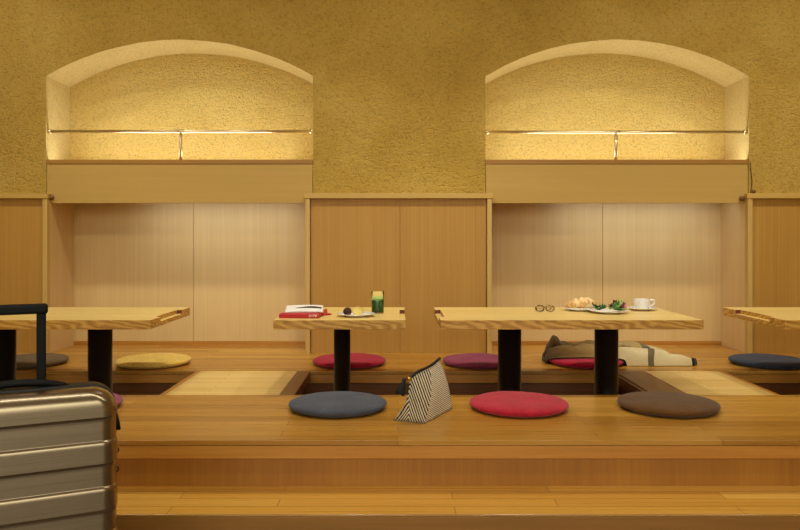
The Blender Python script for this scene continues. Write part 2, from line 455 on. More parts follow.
# ------------------------------------------------------------------ cushions
CR = 0.21
CPROF = [(0,0.002),(0.10,0.0005),(0.165,0.0),(0.190,0.004),(0.203,0.011),(0.2095,0.020),(0.207,0.027),(0.196,0.034),(0.17,0.0405),(0.13,0.0455),(0.08,0.0485),(0.035,0.0497),(0,0.050)]
def cushion(px, y, col, label, r=CR, ph=0.0):
    x = (px-VX)*y/F
    bm = lathe([(q, z if z < 0.03 else 0.03+(z-0.03)*0.65) for q, z in CPROF], 64)
    k = r/CR
    for v in bm.verts:
        d = Vector((v.co.x*3+ph*7, v.co.y*3, ph))
        w = 1 + 0.012*noise.noise(d*2.0)
        v.co.x *= k*w; v.co.y *= k*w
        if v.co.z > 0.03: v.co.z += 0.006*noise.noise(d*3.1)*(1-(v.co.xy.length/CR)**4)
    m = fabric('cushion cloth', col)
    o = obj('round_cushion', bm, m, None, True)
    o.location = (x, y, 0.0003); o.rotation_euler = (0, 0, ph)
    return tag(o, label, 'cushion', 'round floor cushions')
cushion(29, 4.27, rgb(104,84,54), 'taupe round floor cushion behind the suitcase handle', ph=0.3)
cushion(153.5, 4.27, rgb(217,180,84), 'mustard yellow round floor cushion behind the bare oak table', ph=0.9)
cushion(71, 3.15, rgb(138,66,88), 'dusty plum round floor cushion peeking out beside the silver suitcase', r=0.207, ph=1.4)
cushion(349.5, 4.27, rgb(160,16,46), 'crimson round floor cushion behind the single post of the small table', ph=2.0)
cushion(338, 3.15, rgb(72,74,86), 'slate blue round floor cushion next to the striped pouch', r=0.207, ph=2.6)
cushion(479.5, 4.27, rgb(134,50,78), 'purple round floor cushion behind the black table post beyond the striped pouch', ph=3.1)
cushion(518.5, 3.15, rgb(178,32,52), 'bright raspberry red round floor cushion before the long laid table', r=0.207, ph=3.7)
CX8 = (585.5-VX)*4.28/F
cushion(585.5, 4.28, rgb(166,10,50), 'deep magenta round floor cushion underneath the folded blanket', ph=4.4)
cushion(667.5, 3.15, rgb(92,60,24), 'chocolate brown round floor cushion before the long laid table', r=0.207, ph=5.0)
cushion(768, 4.26, rgb(48,54,70), 'dark navy round floor cushion beside the empty oak table', ph=5.7)

# ------------------------------------------------------------------ blanket on the magenta cushion
def cush_z(x, y):
    r = math.hypot(x-CX8, y-4.28)
    if r > 0.2115: return 0.0
    up = [(0,0.050),(0.035,0.0497),(0.08,0.0485),(0.13,0.0455),(0.17,0.0405),(0.196,0.034),(0.2085,0.025),(0.2115,0.0)]
    up = [(q, z if z < 0.03 else 0.03+(z-0.03)*0.65+0.001) for q, z in up]
    for (a, za), (b, zb) in zip(up, up[1:]):
        if r <= b: return za+(zb-za)*(r-a)/(b-a)
    return 0.0
def bx(px, d=4.25): return (px-VX)*d/F
ZF = [(547,0.040),(551,0.085),(560,0.104),(580,0.107),(600,0.100),(620,0.096),(640,0.088),(655,0.087),(668,0.066),(680,0.052),(689,0.044),(692,0.043),(695,0.036),(696,0.022)]
ZR = [(547,0.050),(552,0.092),(558,0.140),(561,0.138),(566,0.112),(574,0.110),(600,0.114),(620,0.118),(640,0.108),(655,0.092),(668,0.068),(680,0.046),(689,0.040),(692,0.040),(695,0.034),(696,0.022)]
YF = [(547,4.28),(551,4.225),(560,4.205),(600,4.20),(622,4.19),(650,4.185),(680,4.19),(690,4.20),(696,4.235)]
YR = [(547,4.40),(553,4.46),(600,4.49),(640,4.47),(665,4.40),(680,4.34),(690,4.31),(696,4.27)]
bm = bmesh.new(); NX, NY = 190, 72
top, bot = [], []
for i in range(NX+1):
    px = 547 + (696-547)*i/NX
    x = bx(px); yf, yr = interp(YF, px), interp(YR, px); zf, zr = interp(ZF, px), interp(ZR, px)
    rt, rb = [], []
    for j in range(NY+1):
        s = j/NY; s2 = s + 0.03*math.sin(px*0.09)*math.sin(PI*s)
        y = yf+(yr-yf)*s2
        base = max(cush_z(x+dx, y+dy) for dx in (-.012,0,.012) for dy in (-.012,0,.012))
        base = base + 0.005 if base > 0 else 0.0022
        cc = 0.50 + 0.05*math.sin(px*0.05)
        y += 0.026*math.exp(-((s-cc)/0.030)**2)
        if cc < s < cc+0.2: y -= 0.026*math.sin(PI*(s-cc)/0.2)*min(1, (px-547)/12)*min(1, max(0, (690-px)/25))
        # profile of a cloth folded in two: front roll, crease, higher rear roll
        c = 0.50 + 0.05*math.sin(px*0.05)
        if s < c:
            q = s/c; h = zf*(max(0, 1-(2*q-0.9)**2/1.21))**0.5 if q < 0.45 else zf*(1-0.48*((q-0.45)/0.55)**2.6)
            if q < 0.45: h = zf*math.sqrt(max(0, 1-((0.45-q)/0.45)**2.4))
        else:
            q = (s-c)/(1-c); lo = zf*0.52
            h = lo + (zr-lo)*math.sqrt(min(1, q/0.28)) if q < 0.28 else zr*math.sqrt(max(0, 1-((q-0.28)/0.72)**2.6))
        w = 0.017*noise.noise(Vector((x*13+y*9, y*20, 1.3))) + 0.007*noise.noise(Vector((x*34+y*30, y*12, 4.3)))
        w += 0.007*math.sin((x*1.0+y*2.3)*55+3*noise.noise(Vector((x*6,y*6,0))))*noise.noise(Vector((x*5,y*9,2)))
        lng = 0.010*math.sin(s*19+2.2*noise.noise(Vector((x*5, 3.0, s*2)))+x*3)*(0.35+0.65*abs(noise.noise(Vector((x*4, s*3, 9)))))
        w += lng - 0.016*math.exp(-((s-c)/0.035)**2)
        z = max(base+0.004, h + w*min(1, h/0.05)*math.sin(PI*min(1, max(0, s)))**0.5)
        rt.append(bm.verts.new((x + 0.004*noise.noise(Vector((x*20,y*20,7))), y, z))); rb.append(bm.verts.new((x, y, base)))
    top.append(rt); bot.append(rb)
for g in (top, bot):
    for i in range(NX):
        for j in range(NY): bm.faces.new((g[i][j], g[i+1][j], g[i+1][j+1], g[i][j+1]))
for i in range(NX):
    for j in (0, NY): bm.faces.new((top[i][j], top[i+1][j], bot[i+1][j], bot[i][j]))
for j in range(NY):
    for i in (0, NX): bm.faces.new((top[i][j], top[i][j+1], bot[i][j+1], bot[i][j]))
t = NT('woven blanket cloth'); co = t.coord()
sp = t.n('ShaderNodeSeparateXYZ'); t.l(co, sp.inputs[0])
nf = t.noise(co, 5, 2); xx = t.math('ADD', sp.outputs[0], t.math('MULTIPLY', t.math('SUBTRACT', nf, 0.5), 0.05))
def u(px): return (bx(px)-bx(540))/(bx(700)-bx(540))
fx = t.n('ShaderNodeMapRange'); fx.inputs[1].default_value = bx(540); fx.inputs[2].default_value = bx(700); t.l(xx, fx.inputs[0])
front = t.ramp(fx.outputs[0], [(u(552), rgb(88,64,32)), (u(580), rgb(136,106,60)), (u(604), rgb(180,152,98)), (u(622), rgb(214,196,150))])
rear = t.ramp(fx.outputs[0], [(u(556), rgb(76,54,26)), (u(600), rgb(116,90,48)), (u(640), rgb(166,140,86)), (u(660), rgb(190,168,114))])
isr = t.n('ShaderNodeMapRange'); isr.inputs[1].default_value = 4.318; isr.inputs[2].default_value = 4.335
t.l(t.math('ADD', sp.outputs[1], t.math('MULTIPLY', t.math('SUBTRACT', nf, 0.5), 0.03)), isr.inputs[0])
c = t.mix(front, rear, isr.outputs[0])
yw = t.math('MULTIPLY', t.math('SINE', t.math('MULTIPLY', t.math('SUBTRACT', sp.outputs[1], 4.19), 16.5)), 0.025)
f2 = t.n('ShaderNodeMapRange'); f2.inputs[1].default_value = bx(540); f2.inputs[2].default_value = bx(700)
t.l(t.math('ADD', t.math('SUBTRACT', xx, yw), 0.006), f2.inputs[0])
band = t.ramp(f2.outputs[0], [(0.0, grey(0)), (u(645.5), grey(1)), (u(652.5), grey(0))], 'CONSTANT')
c = t.mix(c, rgb(112,98,74), band)
f3 = t.ramp(fx.outputs[0], [(0.0, grey(0)), (u(688), grey(1))], 'CONSTANT')
c = t.mix(c, rgb(26,22,18), f3)
fn = t.noise(co, 300, 3, 0.7)
c = t.mix(c, t.ramp(fn, [(0.3, grey(0.75)), (0.7, grey(1.15))]), 0.6, 'MULTIPLY')
t.color(c); t.bump(fn, 0.4, 0.003)
M['blanket'] = t.set(Roughness=0.95, Specular_IOR_Level=0.1, Sheen_Weight=0.15)
tag(obj('folded_blanket', bm, M['blanket'], None, True), 'brown and cream wool blanket with a grey stripe, folded over the magenta cushion', 'blanket')

# ------------------------------------------------------------------ striped pouch
pl = thing('striped_pouch', 'black and white striped zip pouch standing between slate blue and raspberry cushions', 'pouch', (0.103, 2.88, 0.0), math.atan2(0.257, 0.126))
L, Wd = 0.286, 0.136                          # local x along the long side, local y to the far side
def smoothq(q):
    q = max(0, min(1, q)); return q*q*(3-2*q)
bm = bmesh.new(); NU, NV = 36, 40; rings = []
for i in range(NU+1):
    uu = i/NU
    zt = 0.168 + 0.030*uu + 0.004*math.sin(uu*7)
    # the ends lean in towards the zip; bottom corners are boxed
    ring = []
    for j in range(NV):
        v = j/NV*4
        # section: bottom (0..1), far side up (1..2.), near side down
        if v < 1.0: yy, zz = v*Wd, 0.0
        elif v < 2.5:
            s = (v-1)/1.5; yy = Wd*(1-s) + (Wd/2+0.002)*s; zz = zt*s; yy += math.sin(PI*s)*(-0.026+0.046*smoothq(uu/0.4))
        else:
            s = (v-2.5)/1.5; yy = (Wd/2-0.002)*(1-s); zz = zt*(1-s); yy -= 0.016*math.sin(PI*s)*(0.4+0.6*math.sin(PI*uu))
        f = zz/zt
        xx_ = L*uu
        x = xx_ + (0.016*f*(1-uu)) + (0.022*f*uu)
        x += -0.012*math.sin(PI*f)*(1-uu)**6 + 0.006*math.sin(PI*f)*uu**6
        w = 0.0035*noise.noise(Vector((x*18, yy*18, zz*18)))
        ring.append(bm.verts.new((x, yy+w, max(0.001, zz + (w if zz > 0.01 else 0)))))
    rings.append(ring)
for a, b in zip(rings, rings[1:]):
    for j in range(NV): bm.faces.new((a[j], a[(j+1)%NV], b[(j+1)%NV], b[j]))
for ring, sg in ((rings[0], -1), (rings[-1], 1)):
    # end gussets, pinched inwards
    cen = sum((v.co for v in ring), Vector())/NV
    mid = []
    for v in ring:
        q = v.co.lerp(cen, 0.5); q.x += -sg*0.012
        mid.append(bm.verts.new(q))
    for j in range(NV): bm.faces.new((ring[j], ring[(j+1)%NV], mid[(j+1)%NV], mid[j]))
    cv = bm.verts.new(cen + Vector((-sg*0.014, 0, 0)))
    for j in range(NV): bm.faces.new((mid[j], mid[(j+1)%NV], cv))
t = NT('striped canvas'); co = t.coord()
sp = t.n('ShaderNodeSeparateXYZ'); t.l(co, sp.inputs[0])
X_, Y_, Z_ = sp.outputs
def lc(a, b, c): return t.math('ADD', t.math('MULTIPLY', X_, a), t.math('ADD', t.math('MULTIPLY', Y_, b), t.math('MULTIPLY', Z_, c)))
def stripes(ph, per, duty): return t.math('GREATER_THAN', t.math('FRACT', t.math('DIVIDE', t.math('ADD', ph, wob), per)), duty)
wob = t.math('MULTIPLY', t.noise(co, 20, 2), 1.2)
front = t.math('LESS_THAN', lc(1.0, 0.0, -1.1), 0.004)               # left of the crease
gus = t.math('MULTIPLY', front, t.math('GREATER_THAN', lc(0, 1, 0.05), 0.074))   # far half of the end gusset
nf_ = t.math('SUBTRACT', 1.0, front); mid_ = t.math('SUBTRACT', front, gus)
s1 = stripes(lc(98, -203, 83), 2.2, 0.46); s2 = stripes(lc(98, -60, 208), 1.9, 0.30); s0 = stripes(lc(0, -203, -143), 2.3, 0.46)
fac = t.math('ADD', t.math('MULTIPLY', s1, mid_), t.math('ADD', t.math('MULTIPLY', s2, nf_), t.math('MULTIPLY', s0, gus)))
wv = t.noise(co, 350, 2)
t.color(t.mix(rgb(30,26,22), t.ramp(wv, [(0.3, rgb(206,190,158)), (0.7, rgb(236,222,194))]), fac))
t.bump(wv, 0.3, 0.002); M['stripe'] = t.set(Roughness=0.9, Specular_IOR_Level=0.1)
obj('pouch_body', bm, M['stripe'], pl, True)
M['zip'] = plain('black zip tape', rgb(14,13,13), 0.6)
M['tassel'] = plain('black green tassel thread', rgb(18,20,18), 0.8, 0, 0.3, 200)
M['gold'] = plain('gold metal', rgb(224,176,84), 0.25, 1.0)
zp = [(0.012+0.298*k/12, Wd/2, 0.168+0.030*k/12+0.004*math.sin(k/12*7)+0.004) for k in range(13)]
obj('zip', tube(zp, 0.0055, 8), M['zip'], pl, True)
gx, gz = 0.002, 0.170
obj('zip_bead', lathe([(0,-0.009),(0.006,-0.007),(0.0095,0),(0.006,0.007),(0,0.009)], 16), M['gold'], pl, True).location = (gx, Wd/2, gz)
ts = bmesh.new()
prof_t = [(0.0,0.008),(0.006,0.006),(0.009,-0.002),(0.007,-0.009),(0.010,-0.016),(0.015,-0.038),(0.017,-0.056),(0.012,-0.0565),(0,-0.055)]
ts = lathe(prof_t, 26)
for v in ts.verts:
    if v.co.z < -0.012:
        a = math.atan2(v.co.y, v.co.x); k = 1 + 0.16*math.sin(a*9) + 0.1*noise.noise(Vector((a*3, v.co.z*60, 0)))
        v.co.x *= k; v.co.y *= k; v.co.z += 0.004*math.sin(a*7)*(-v.co.z/0.056)
to = obj('tassel', ts, M['tassel'], pl, True)
to.location = (gx-0.012, Wd/2+0.014, gz-0.006); to.rotation_euler = (math.radians(14), math.radians(14), 0)

# ------------------------------------------------------------------ suitcase
sc = thing('suitcase', 'silver ribbed hard shell suitcase with raised black handle, standing before the steps', 'suitcase', (-0.7105, 1.9, -0.36), math.radians(26))
t = NT('champagne aluminium shell'); co = t.coord(); nz = t.noise(t.map(co, (2, 60, 220)), 1.0, 3)
t.color(t.ramp(nz, [(0.3, rgb(150,133,106)), (0.7, rgb(166,149,122))]))
M['shell'] = t.set(Metallic=0.95, Roughness=0.27, Coat_Weight=0.2)
M['zipband'] = plain('black zip band', rgb(16,14,13), 0.55, 0, 0.2, 150)
M['handle_black'] = plain('black handle plastic', rgb(8,7,6), 0.6, Specular_IOR_Level=0.25)
M['rubber'] = plain('black rubber', rgb(14,13,12), 0.7)
CW, ZB0, ZT0 = 0.46, 0.055, 0.693
def smooth(e0, e1, x):
    q = max(0, min(1, (x-e0)/(e1-e0))); return q*q*(3-2*q)
def rib(z):                                   # recess depth of the horizontal ribs
    zt = (z - 0.36)                            # scene height
    r = 0.0
    for (a, b) in ((0.2005, 0.2600), (0.084, 0.1425), (-0.033, 0.0255), (-0.150, -0.0915), (-0.267, -0.2085)):
        # recess between b (upper lip in shade) and a (lower lip catching the light)
        r = max(r, smooth(a-0.0018, a+0.0018, zt)*(1-smooth(b-0.0018, b+0.0018, zt)))
    return 0.0045*r
def shell(zs, y_front, y_back, rx, ry, rc, ztop, ribs=True, flip=False):
    """loft of horizontal outlines; y_front is the rounded face, y_back the open side"""
    bm = bmesh.new(); rings = []
    sgn = 1 if y_back > y_front else -1
    for z in zs:
        dt = min(ztop - z, z - ZB0)
        ix = 0 if dt >= rx else rx - math.sqrt(max(0, rx*rx-(rx-dt)**2))
        iy = 0 if dt >= ry else ry - math.sqrt(max(0, ry*ry-(ry-dt)**2))
        o = rib(z) if ribs else 0
        x0, x1 = -CW+ix+o*0.6, -ix-o*0.6
        yf = y_front + sgn*(iy+o)
        ring = [(x1, y_back)]
        n = 10
        for k in range(n+1):
            a = PI/2*k/n
            ring.append((x1-rc+rc*math.cos(a), yf+sgn*(rc-rc*math.sin(a))))
        for k in range(n+1):
            a = PI/2*k/n
            ring.append((x0+rc-rc*math.sin(a), yf+sgn*(rc-rc*math.cos(a))))
        ring.append((x0, y_back))
        rings.append([bm.verts.new((x, y, z)) for x, y in ring])
    n = len(rings[0])
    for a, b in zip(rings, rings[1:]):
        for k in range(n): bm.faces.new((a[k], a[(k+1)%n], b[(k+1)%n], b[k]))
    bm.faces.new(rings[0]); bm.faces.new(rings[-1])
    return bm
def zlist(ztop):
    z = set()
    for k in range(13):
        d = 0.062*(1-math.cos(PI/2*k/12)); z.add(round(ZB0+d, 5)); z.add(round(ztop-d, 5))
    q = ZB0+0.064
    while q < ztop-0.063: z.add(round(q, 5)); q += 0.0012 if rib(q+0.002) != rib(q-0.002) else 0.006
    return sorted(z)
fs = obj('front_shell', shell(zlist(ZT0), 0.0, 0.060, 0.062, 0.040, 0.040, ZT0), M['shell'], sc, True)
obj('zip_band', shell(zlist(ZT0+0.004), 0.060, 0.105, 0.062, 0.004, 0.006, ZT0+0.004, False), M['zipband'], sc, True)
obj('rear_shell', shell(zlist(ZT0-0.034), 0.255, 0.105, 0.062, 0.045, 0.045, ZT0-0.034), M['shell'], sc, True)
# low carry handle arching over the band
cp = [(-0.345+0.23*k/14, 0.088, ZT0+0.000+0.016*math.sin(PI*k/14)**0.7) for k in range(15)]
bm = tube(cp, [0.006+0.004*math.sin(PI*k/14) for k in range(15)], 10)
obj('carry_handle', bm, M['handle_black'], sc, True)
# telescopic handle
gy = 0.150; gc = -0.2555
for s in (-1, 1):
    obj('handle_tube', boxbm(gc+s*0.078-0.0115, gc+s*0.078+0.0115, gy-0.008, gy+0.008, ZT0-0.05, 0.880), M['handle_black'], sc, bevel=0.004)
obj('grip', boxbm(gc-0.094, gc+0.094, gy-0.0155, gy+0.0155, 0.877, 0.903), M['handle_black'], sc, bevel=0.007, segs=3)
# zip pull and side clips
obj('zip_pull', tube([(-0.004,0.070,0.628),(0.0005,0.066,0.612),(0.0035,0.064,0.590),(0.0045,0.062,0.572)], [0.003,0.003,0.005,0.006], 8), M['handle_black'], sc, True)
for zz in (0.518, 0.468):
    bm = tube([(-0.001+0.0065*math.cos(2*PI*k/14), 0.066, zz+0.0065*math.sin(2*PI*k/14)) for k in range(14)], 0.0018, 8, True)
    obj('zip_ring', bm, M['handle_black'], sc, True)
for wx in (-0.40, -0.06):
    for wy in (0.05, 0.21):
        w = obj('wheel', lathe([(0,-0.011),(0.020,-0.011),(0.024,-0.007),(0.024,0.007),(0.020,0.011),(0,0.011)], 24), M['rubber'], sc)
        w.location = (wx, wy, 0.0245); w.rotation_euler = (0, PI/2, 0)
        obj('wheel_fork', boxbm(wx-0.016, wx+0.016, wy-0.014, wy+0.014, 0.036, 0.058), M['handle_black'], sc, bevel=0.003)

# ------------------------------------------------------------------ things on the small table
def on(px, d): return (px-VX)*d/F
M['red'] = plain('red book cloth', rgb(186,14,34), 0.45)
M['paper'] = plain('white paper', rgb(238,234,226), 0.6, 0, 0.03)
M['fold_dark'] = plain('dark fold opening', rgb(44,50,44), 0.5)
bk = thing('red_book', 'red booklet with white lettering lying under the white magazine', 'book', (on(300, 3.5), 3.475, TT+0.0005), math.radians(-4))
obj('cover', boxbm(-0.097, 0.090, 0, 0.26, 0, 0.020), M['red'], bk, bevel=0.004, segs=3)
for k, (a, b, c, d) in enumerate(((0.056,0.060,0.003,0.0135),(0.060,0.068,0.0105,0.0135),(0.062,0.066,0.003,0.009),(0.070,0.0735,0.004,0.0135),(0.0735,0.080,0.004,0.0065),(0.082,0.0855,0.003,0.0135),(0.0775,0.081,0.0085,0.0125))):
    pass
bm = bmesh.new()
segs_ = [((0.052,0.004),(0.055,0.013)),((0.055,0.013),(0.060,0.0045)),((0.060,0.0045),(0.064,0.013)),((0.064,0.013),(0.069,0.005)),((0.069,0.005),(0.072,0.013)),((0.072,0.013),(0.079,0.010)),((0.079,0.010),(0.077,0.004)),((0.077,0.004),(0.085,0.0125))]
pts = [segs_[0][0]] + [b for a, b in segs_]
tube([(x*1.12-0.012, -0.0006, 0.001+z*1.2) for x, z in pts], 0.0019, 6, False, bm)
o = obj('white_lettering', bm, M['paper'], bk); o['label'] = 'white lettering on the red edge'
rp = thing('red_pen', 'slim red pen lying beside the red booklet', 'pen', (on(319.0, 3.60), 3.60, TT+0.0052), math.radians(22))
obj('barrel', tube([(0.012,0,0),(0.052,0,0)], 0.005, 12), M['red'], rp, True)
obj('tip', tube([(0.052,0,0),(0.066,0,0)], [0.005, 0.0012], 12), M['red'], rp, True)
mg = thing('magazine', 'white folded magazine lying on top of the red booklet', 'magazine', (on(306, 3.55), 3.53, TT+0.0211), math.radians(6))
bm = bmesh.new(); nx, ny = 12, 10
g1 = [[None]*(ny+1) for _ in range(nx+1)]; g0 = [[None]*(ny+1) for _ in range(nx+1)]
for i in range(nx+1):
    for j in range(ny+1):
        x = -0.098+0.182*i/nx; y = 0.245*j/ny
        z = 0.006 + 0.007*(j/ny)**1.5 + 0.004*math.sin(PI*i/nx)
        g1[i][j] = bm.verts.new((x, y, z)); g0[i][j] = bm.verts.new((x, y, 0.0005))
for g in (g0, g1):
    for i in range(nx):
        for j in range(ny): bm.faces.new((g[i][j], g[i+1][j], g[i+1][j+1], g[i][j+1]))
for i in range(nx):
    for j in (0, ny): bm.faces.new((g1[i][j], g1[i+1][j], g0[i+1][j], g0[i][j]))
for j in range(ny):
    for i in (0, nx): bm.faces.new((g1[i][j], g1[i][j+1], g0[i][j+1], g0[i][j]))
obj('pages', bm, M['paper'], mg, True)
bm = bmesh.new(); n = 14; lo_, hi_ = [], []  # flat patch: the dark of the page fold opening put into colour
for k in range(n+1):
    q = k/n; x = -0.050+0.128*q; z = 0.0185+0.0165*0
    zz = lambda y: 0.0075 + 0.007*(y/0.255)**1.5 + 0.004*math.sin(PI*(x+0.098)/0.196)
    ya = 0.105+0.01*q; yb = ya + 0.012+0.085*math.sin(PI*min(1, q*0.85+0.1))**1.0*q**0.6
    lo_.append(bm.verts.new((x, ya, zz(ya)))); hi_.append(bm.verts.new((x, yb, zz(yb))))
for k in range(n): bm.faces.new((lo_[k], lo_[k+1], hi_[k+1], hi_[k]))
o = obj('painted_fold_gap', bm, M['fold_dark'], mg); o['label'] = 'dark opening between the folded pages, painted flat on the cover'

def plate_obj(px, d, r, label, h=0.012, name='plate'):
    prof = [(0,0.0),(r*0.58,0.0),(r*0.62,0.0018),(r*0.66,0.0045),(r*0.985,h),(r,h+0.0012),(r*0.985,h+0.0028),(r*0.70,0.0075),(r*0.6,0.0045),(0,0.004)]
    o = obj(name, lathe(prof, 56), M['plate'], None, True)
    o.location = (on(px, d), d, TT+0.0004)
    return tag(o, label, 'plate', 'white plates on the tables')
plate_obj(356, 3.57, 0.093, 'white plate under a truffle and half a lemon')
M['truffle'] = plain('cocoa truffle', rgb(62,30,20), 0.8, 0, 0.3, 160, 0.6)
M['lemon'] = plain('lemon flesh', rgb(232,200,84), 0.45, 0, 0.1, 120, 0.2)
M['lemon_peel'] = plain('lemon peel', rgb(226,190,60), 0.4, 0, 0.08, 220, 0.4)
def blob(r, sq=(1,1,1), amp=0.06, fr=60, seed=0):
    bm = bmesh.new(); bmesh.ops.create_icosphere(bm, subdivisions=4, radius=r)
    for v in bm.verts:
        v.co *= 1 + amp*noise.noise(v.co*fr+Vector((seed, 0, 0)))
        v.co.x *= sq[0]; v.co.y *= sq[1]; v.co.z *= sq[2]
    return bm
o = obj('truffle', blob(0.0205, (1,1,0.95), 0.05, 70), M['truffle'], None, True)
o.location = (on(347.5, 3.55), 3.55, TT+0.0250); tag(o, 'round dark chocolate truffle on the small white plate', 'sweet')
lm = thing('lemon_half', 'cut yellow lemon half on the plate beside the truffle', 'fruit', (on(357.8, 3.555), 3.555, TT+0.0265))
bm = blob(0.0235, (1.12,0.8,0.9), 0.02, 40, 3)
bmesh.ops.bisect_plane(bm, geom=bm.verts[:]+bm.edges[:]+bm.faces[:], plane_co=(0,-0.006,0), plane_no=(0.25,-1,0.15), clear_outer=True)
obj('peel', bm, M['lemon_peel'], lm, True)
bm = bmesh.new()
nrm = Vector((0.25,-1,0.15)).normalized()
cv = bm.verts.new((0,-0.0066,0)); rg = []
a1 = nrm.cross(Vector((0,0,1))).normalized(); a2 = a1.cross(nrm)
for k in range(40):
    a = 2*PI*k/40; p = Vector((0,-0.0064,0)) + a1*0.0240*math.cos(a) + a2*0.0198*math.sin(a); rg.append(bm.verts.new(p))
rg2 = [bm.verts.new(v.co - nrm*0.0012) for v in rg]
for k in range(40):
    bm.faces.new((cv, rg[k], rg[(k+1)%40])); bm.faces.new((rg[k], rg[(k+1)%40], rg2[(k+1)%40], rg2[k]))
t = NT('lemon cut face'); co = t.coord(); s3 = t.n('ShaderNodeSeparateXYZ'); t.l(co, s3.inputs[0])
an = t.math('ARCTAN2', s3.outputs[2], s3.outputs[0]); seg = t.math('ABSOLUTE', t.math('SINE', t.math('MULTIPLY', an, 4.5)))
t.color(t.ramp(seg, [(0.08, rgb(240,226,170)), (0.3, rgb(234,204,92))])); M['lemon_cut'] = t.set(Roughness=0.3)
obj('cut_face', bm, M['lemon_cut'], lm)

jg = thing('juice_glass', 'clear tumbler of green juice on the small table', 'glass', (on(377.7, 3.715), 3.715, TT+0.0005))
t = NT('clear glass'); M['glass'] = t.set(Base_Color=(0.96, 0.97, 0.93, 1), Roughness=0.02, IOR=1.18, Transmission_Weight=1.0)
t = NT('green juice'); co = t.coord(); f = t.noise(co, 60, 3)
t.color(t.ramp(f, [(0.3, rgb(36,72,18)), (0.7, rgb(52,92,26))])); M['juice'] = t.set(Roughness=0.25)
M['foam'] = plain('juice foam', rgb(176,206,112), 0.6, 0, 0.1, 300, 0.3)
obj('tumbler', lathe([(0,0),(0.0285,0),(0.0300,0.002),(0.0318,0.110),(0.0311,0.1108),(0.0304,0.110),(0.0288,0.0075),(0.027,0.006),(0,0.006)], 48), M['glass'], jg, True)
obj('juice', lathe([(0,0.0045),(0.0284,0.0045),(0.0296,0.008),(0.0308,0.066),(0,0.066)], 48), M['juice'], jg, True)
obj('foam', lathe([(0,0.0662),(0.0308,0.0662),(0.0309,0.0740),(0.0295,0.0755),(0,0.0752)], 48), M['foam'], jg, True)

# ------------------------------------------------------------------ things on the long table
# sunglasses
t = NT('tortoiseshell'); co = t.coord(); f = t.noise(co, 70, 3, 0.6)
t.color(t.ramp(f, [(0.50, rgb(10,5,3)), (0.62, rgb(190,146,90))])); M['tortoise'] = t.set(Roughness=0.15, Coat_Weight=0.5)
t = NT('tinted lens'); M['lens'] = t.set(Base_Color=(0.75,0.68,0.58,1), Roughness=0.03, Transmission_Weight=1.0, IOR=1.1)
sg = thing('eyeglasses', 'tortoiseshell eyeglasses resting on the long table near the croissant', 'glasses', (on(545.0, 3.79), 3.79, TT+0.0005), math.radians(-6))
sg.scale = (0.88, 0.88, 0.80)
for s in (-1, 1):
    ring = []
    for k in range(28):
        a = 2*PI*k/28; cx, sx = math.cos(a), math.sin(a)
        ring.append((s*0.029+0.0225*math.copysign(abs(cx)**0.8, cx), 0.002*abs(cx), 0.0215+0.0180*math.copysign(abs(sx)**0.85, sx)))
    rim = obj('rim', tube(ring, 0.0040, 8, True), M['tortoise'], sg, True)
    bm = bmesh.new(); fa = [bm.verts.new((x, y+0.0006, z)) for x, y, z in ring]; fb = [bm.verts.new((x, y-0.0006, z)) for x, y, z in ring]
    bm.faces.new(fa); bm.faces.new(fb)
    for k in range(28): bm.faces.new((fa[k], fa[(k+1)%28], fb[(k+1)%28], fb[k]))
    obj('lens', bm, M['lens'], rim)
    obj('temple', tube([(s*0.053,0.002,0.028),(s*0.054,0.012,0.0285),(s*0.050,0.06,0.024),(s*0.044,0.10,0.012),(s*0.040,0.125,0.0035)], [0.0034,0.003,0.0026,0.0026,0.003], 8), M['tortoise'], sg, True)
obj('bridge', tube([(-0.008,0.001,0.026),(-0.003,-0.001,0.029),(0.003,-0.001,0.029),(0.008,0.001,0.026)], 0.003, 8), M['tortoise'], sg, True)
# croissant on its plate
plate_obj(580, 3.86, 0.086, 'white plate under the croissant')
t = NT('baked croissant crust'); co = t.coord(); f = t.noise(co, 45, 4, 0.6); w = t.noise(t.map(co, (60, 20, 40)), 1.0, 3, 0.6)
t.color(t.ramp(t.math('ADD', t.math('MULTIPLY', f, 0.5), t.math('MULTIPLY', w, 0.5)), [(0.34, rgb(196,124,56)), (0.47, rgb(228,178,108)), (0.6, rgb(248,224,176))]))
t.bump(w, 0.5, 0.004); M['crust'] = t.set(Roughness=0.5)
bm = bmesh.new(); NS, NR = 70, 26; rings = []
for i in range(NS+1):
    q = i/NS; a = math.radians(205 + 130*q)
    ctr = Vector((0.078*math.cos(a)*1.0, 0.066*math.sin(a)+0.052, 0))
    tan = Vector((-math.sin(a), math.cos(a), 0)).normalized(); nor = Vector((math.cos(a), math.sin(a), 0))
    base = 0.006 + 0.0225*math.sin(PI*q)**0.75
    st = (q*6.0) % 1.0
    rad = base*(0.72 + 0.42*math.sqrt(st))
    ring = []
    for k in range(NR):
        b = 2*PI*k/NR
        p = ctr + nor*(rad*1.12*math.cos(b)) + Vector((0,0,1))*(rad*1.0*math.sin(b) + base*0.92)
        p += tan*(0.004*math.cos(b))
        p *= 1 + 0.035*noise.noise(p*90)
        p.z = max(0.0005, p.z)
        ring.append(bm.verts.new(p))
    rings.append(ring)
for a, b in zip(rings, rings[1:]):
    for k in range(NR): bm.faces.new((a[k], a[(k+1)%NR], b[(k+1)%NR], b[k]))
bm.faces.new(rings[0]); bm.faces.new(rings[-1])
o = obj('croissant', bm, M['crust'], None, True)
o.location = (on(581, 3.855), 3.835, TT+0.0155); o.scale = (1.12, 1, 1); o.rotation_euler = (0, 0, math.radians(6)); tag(o, 'golden flaky croissant on the long table', 'pastry')
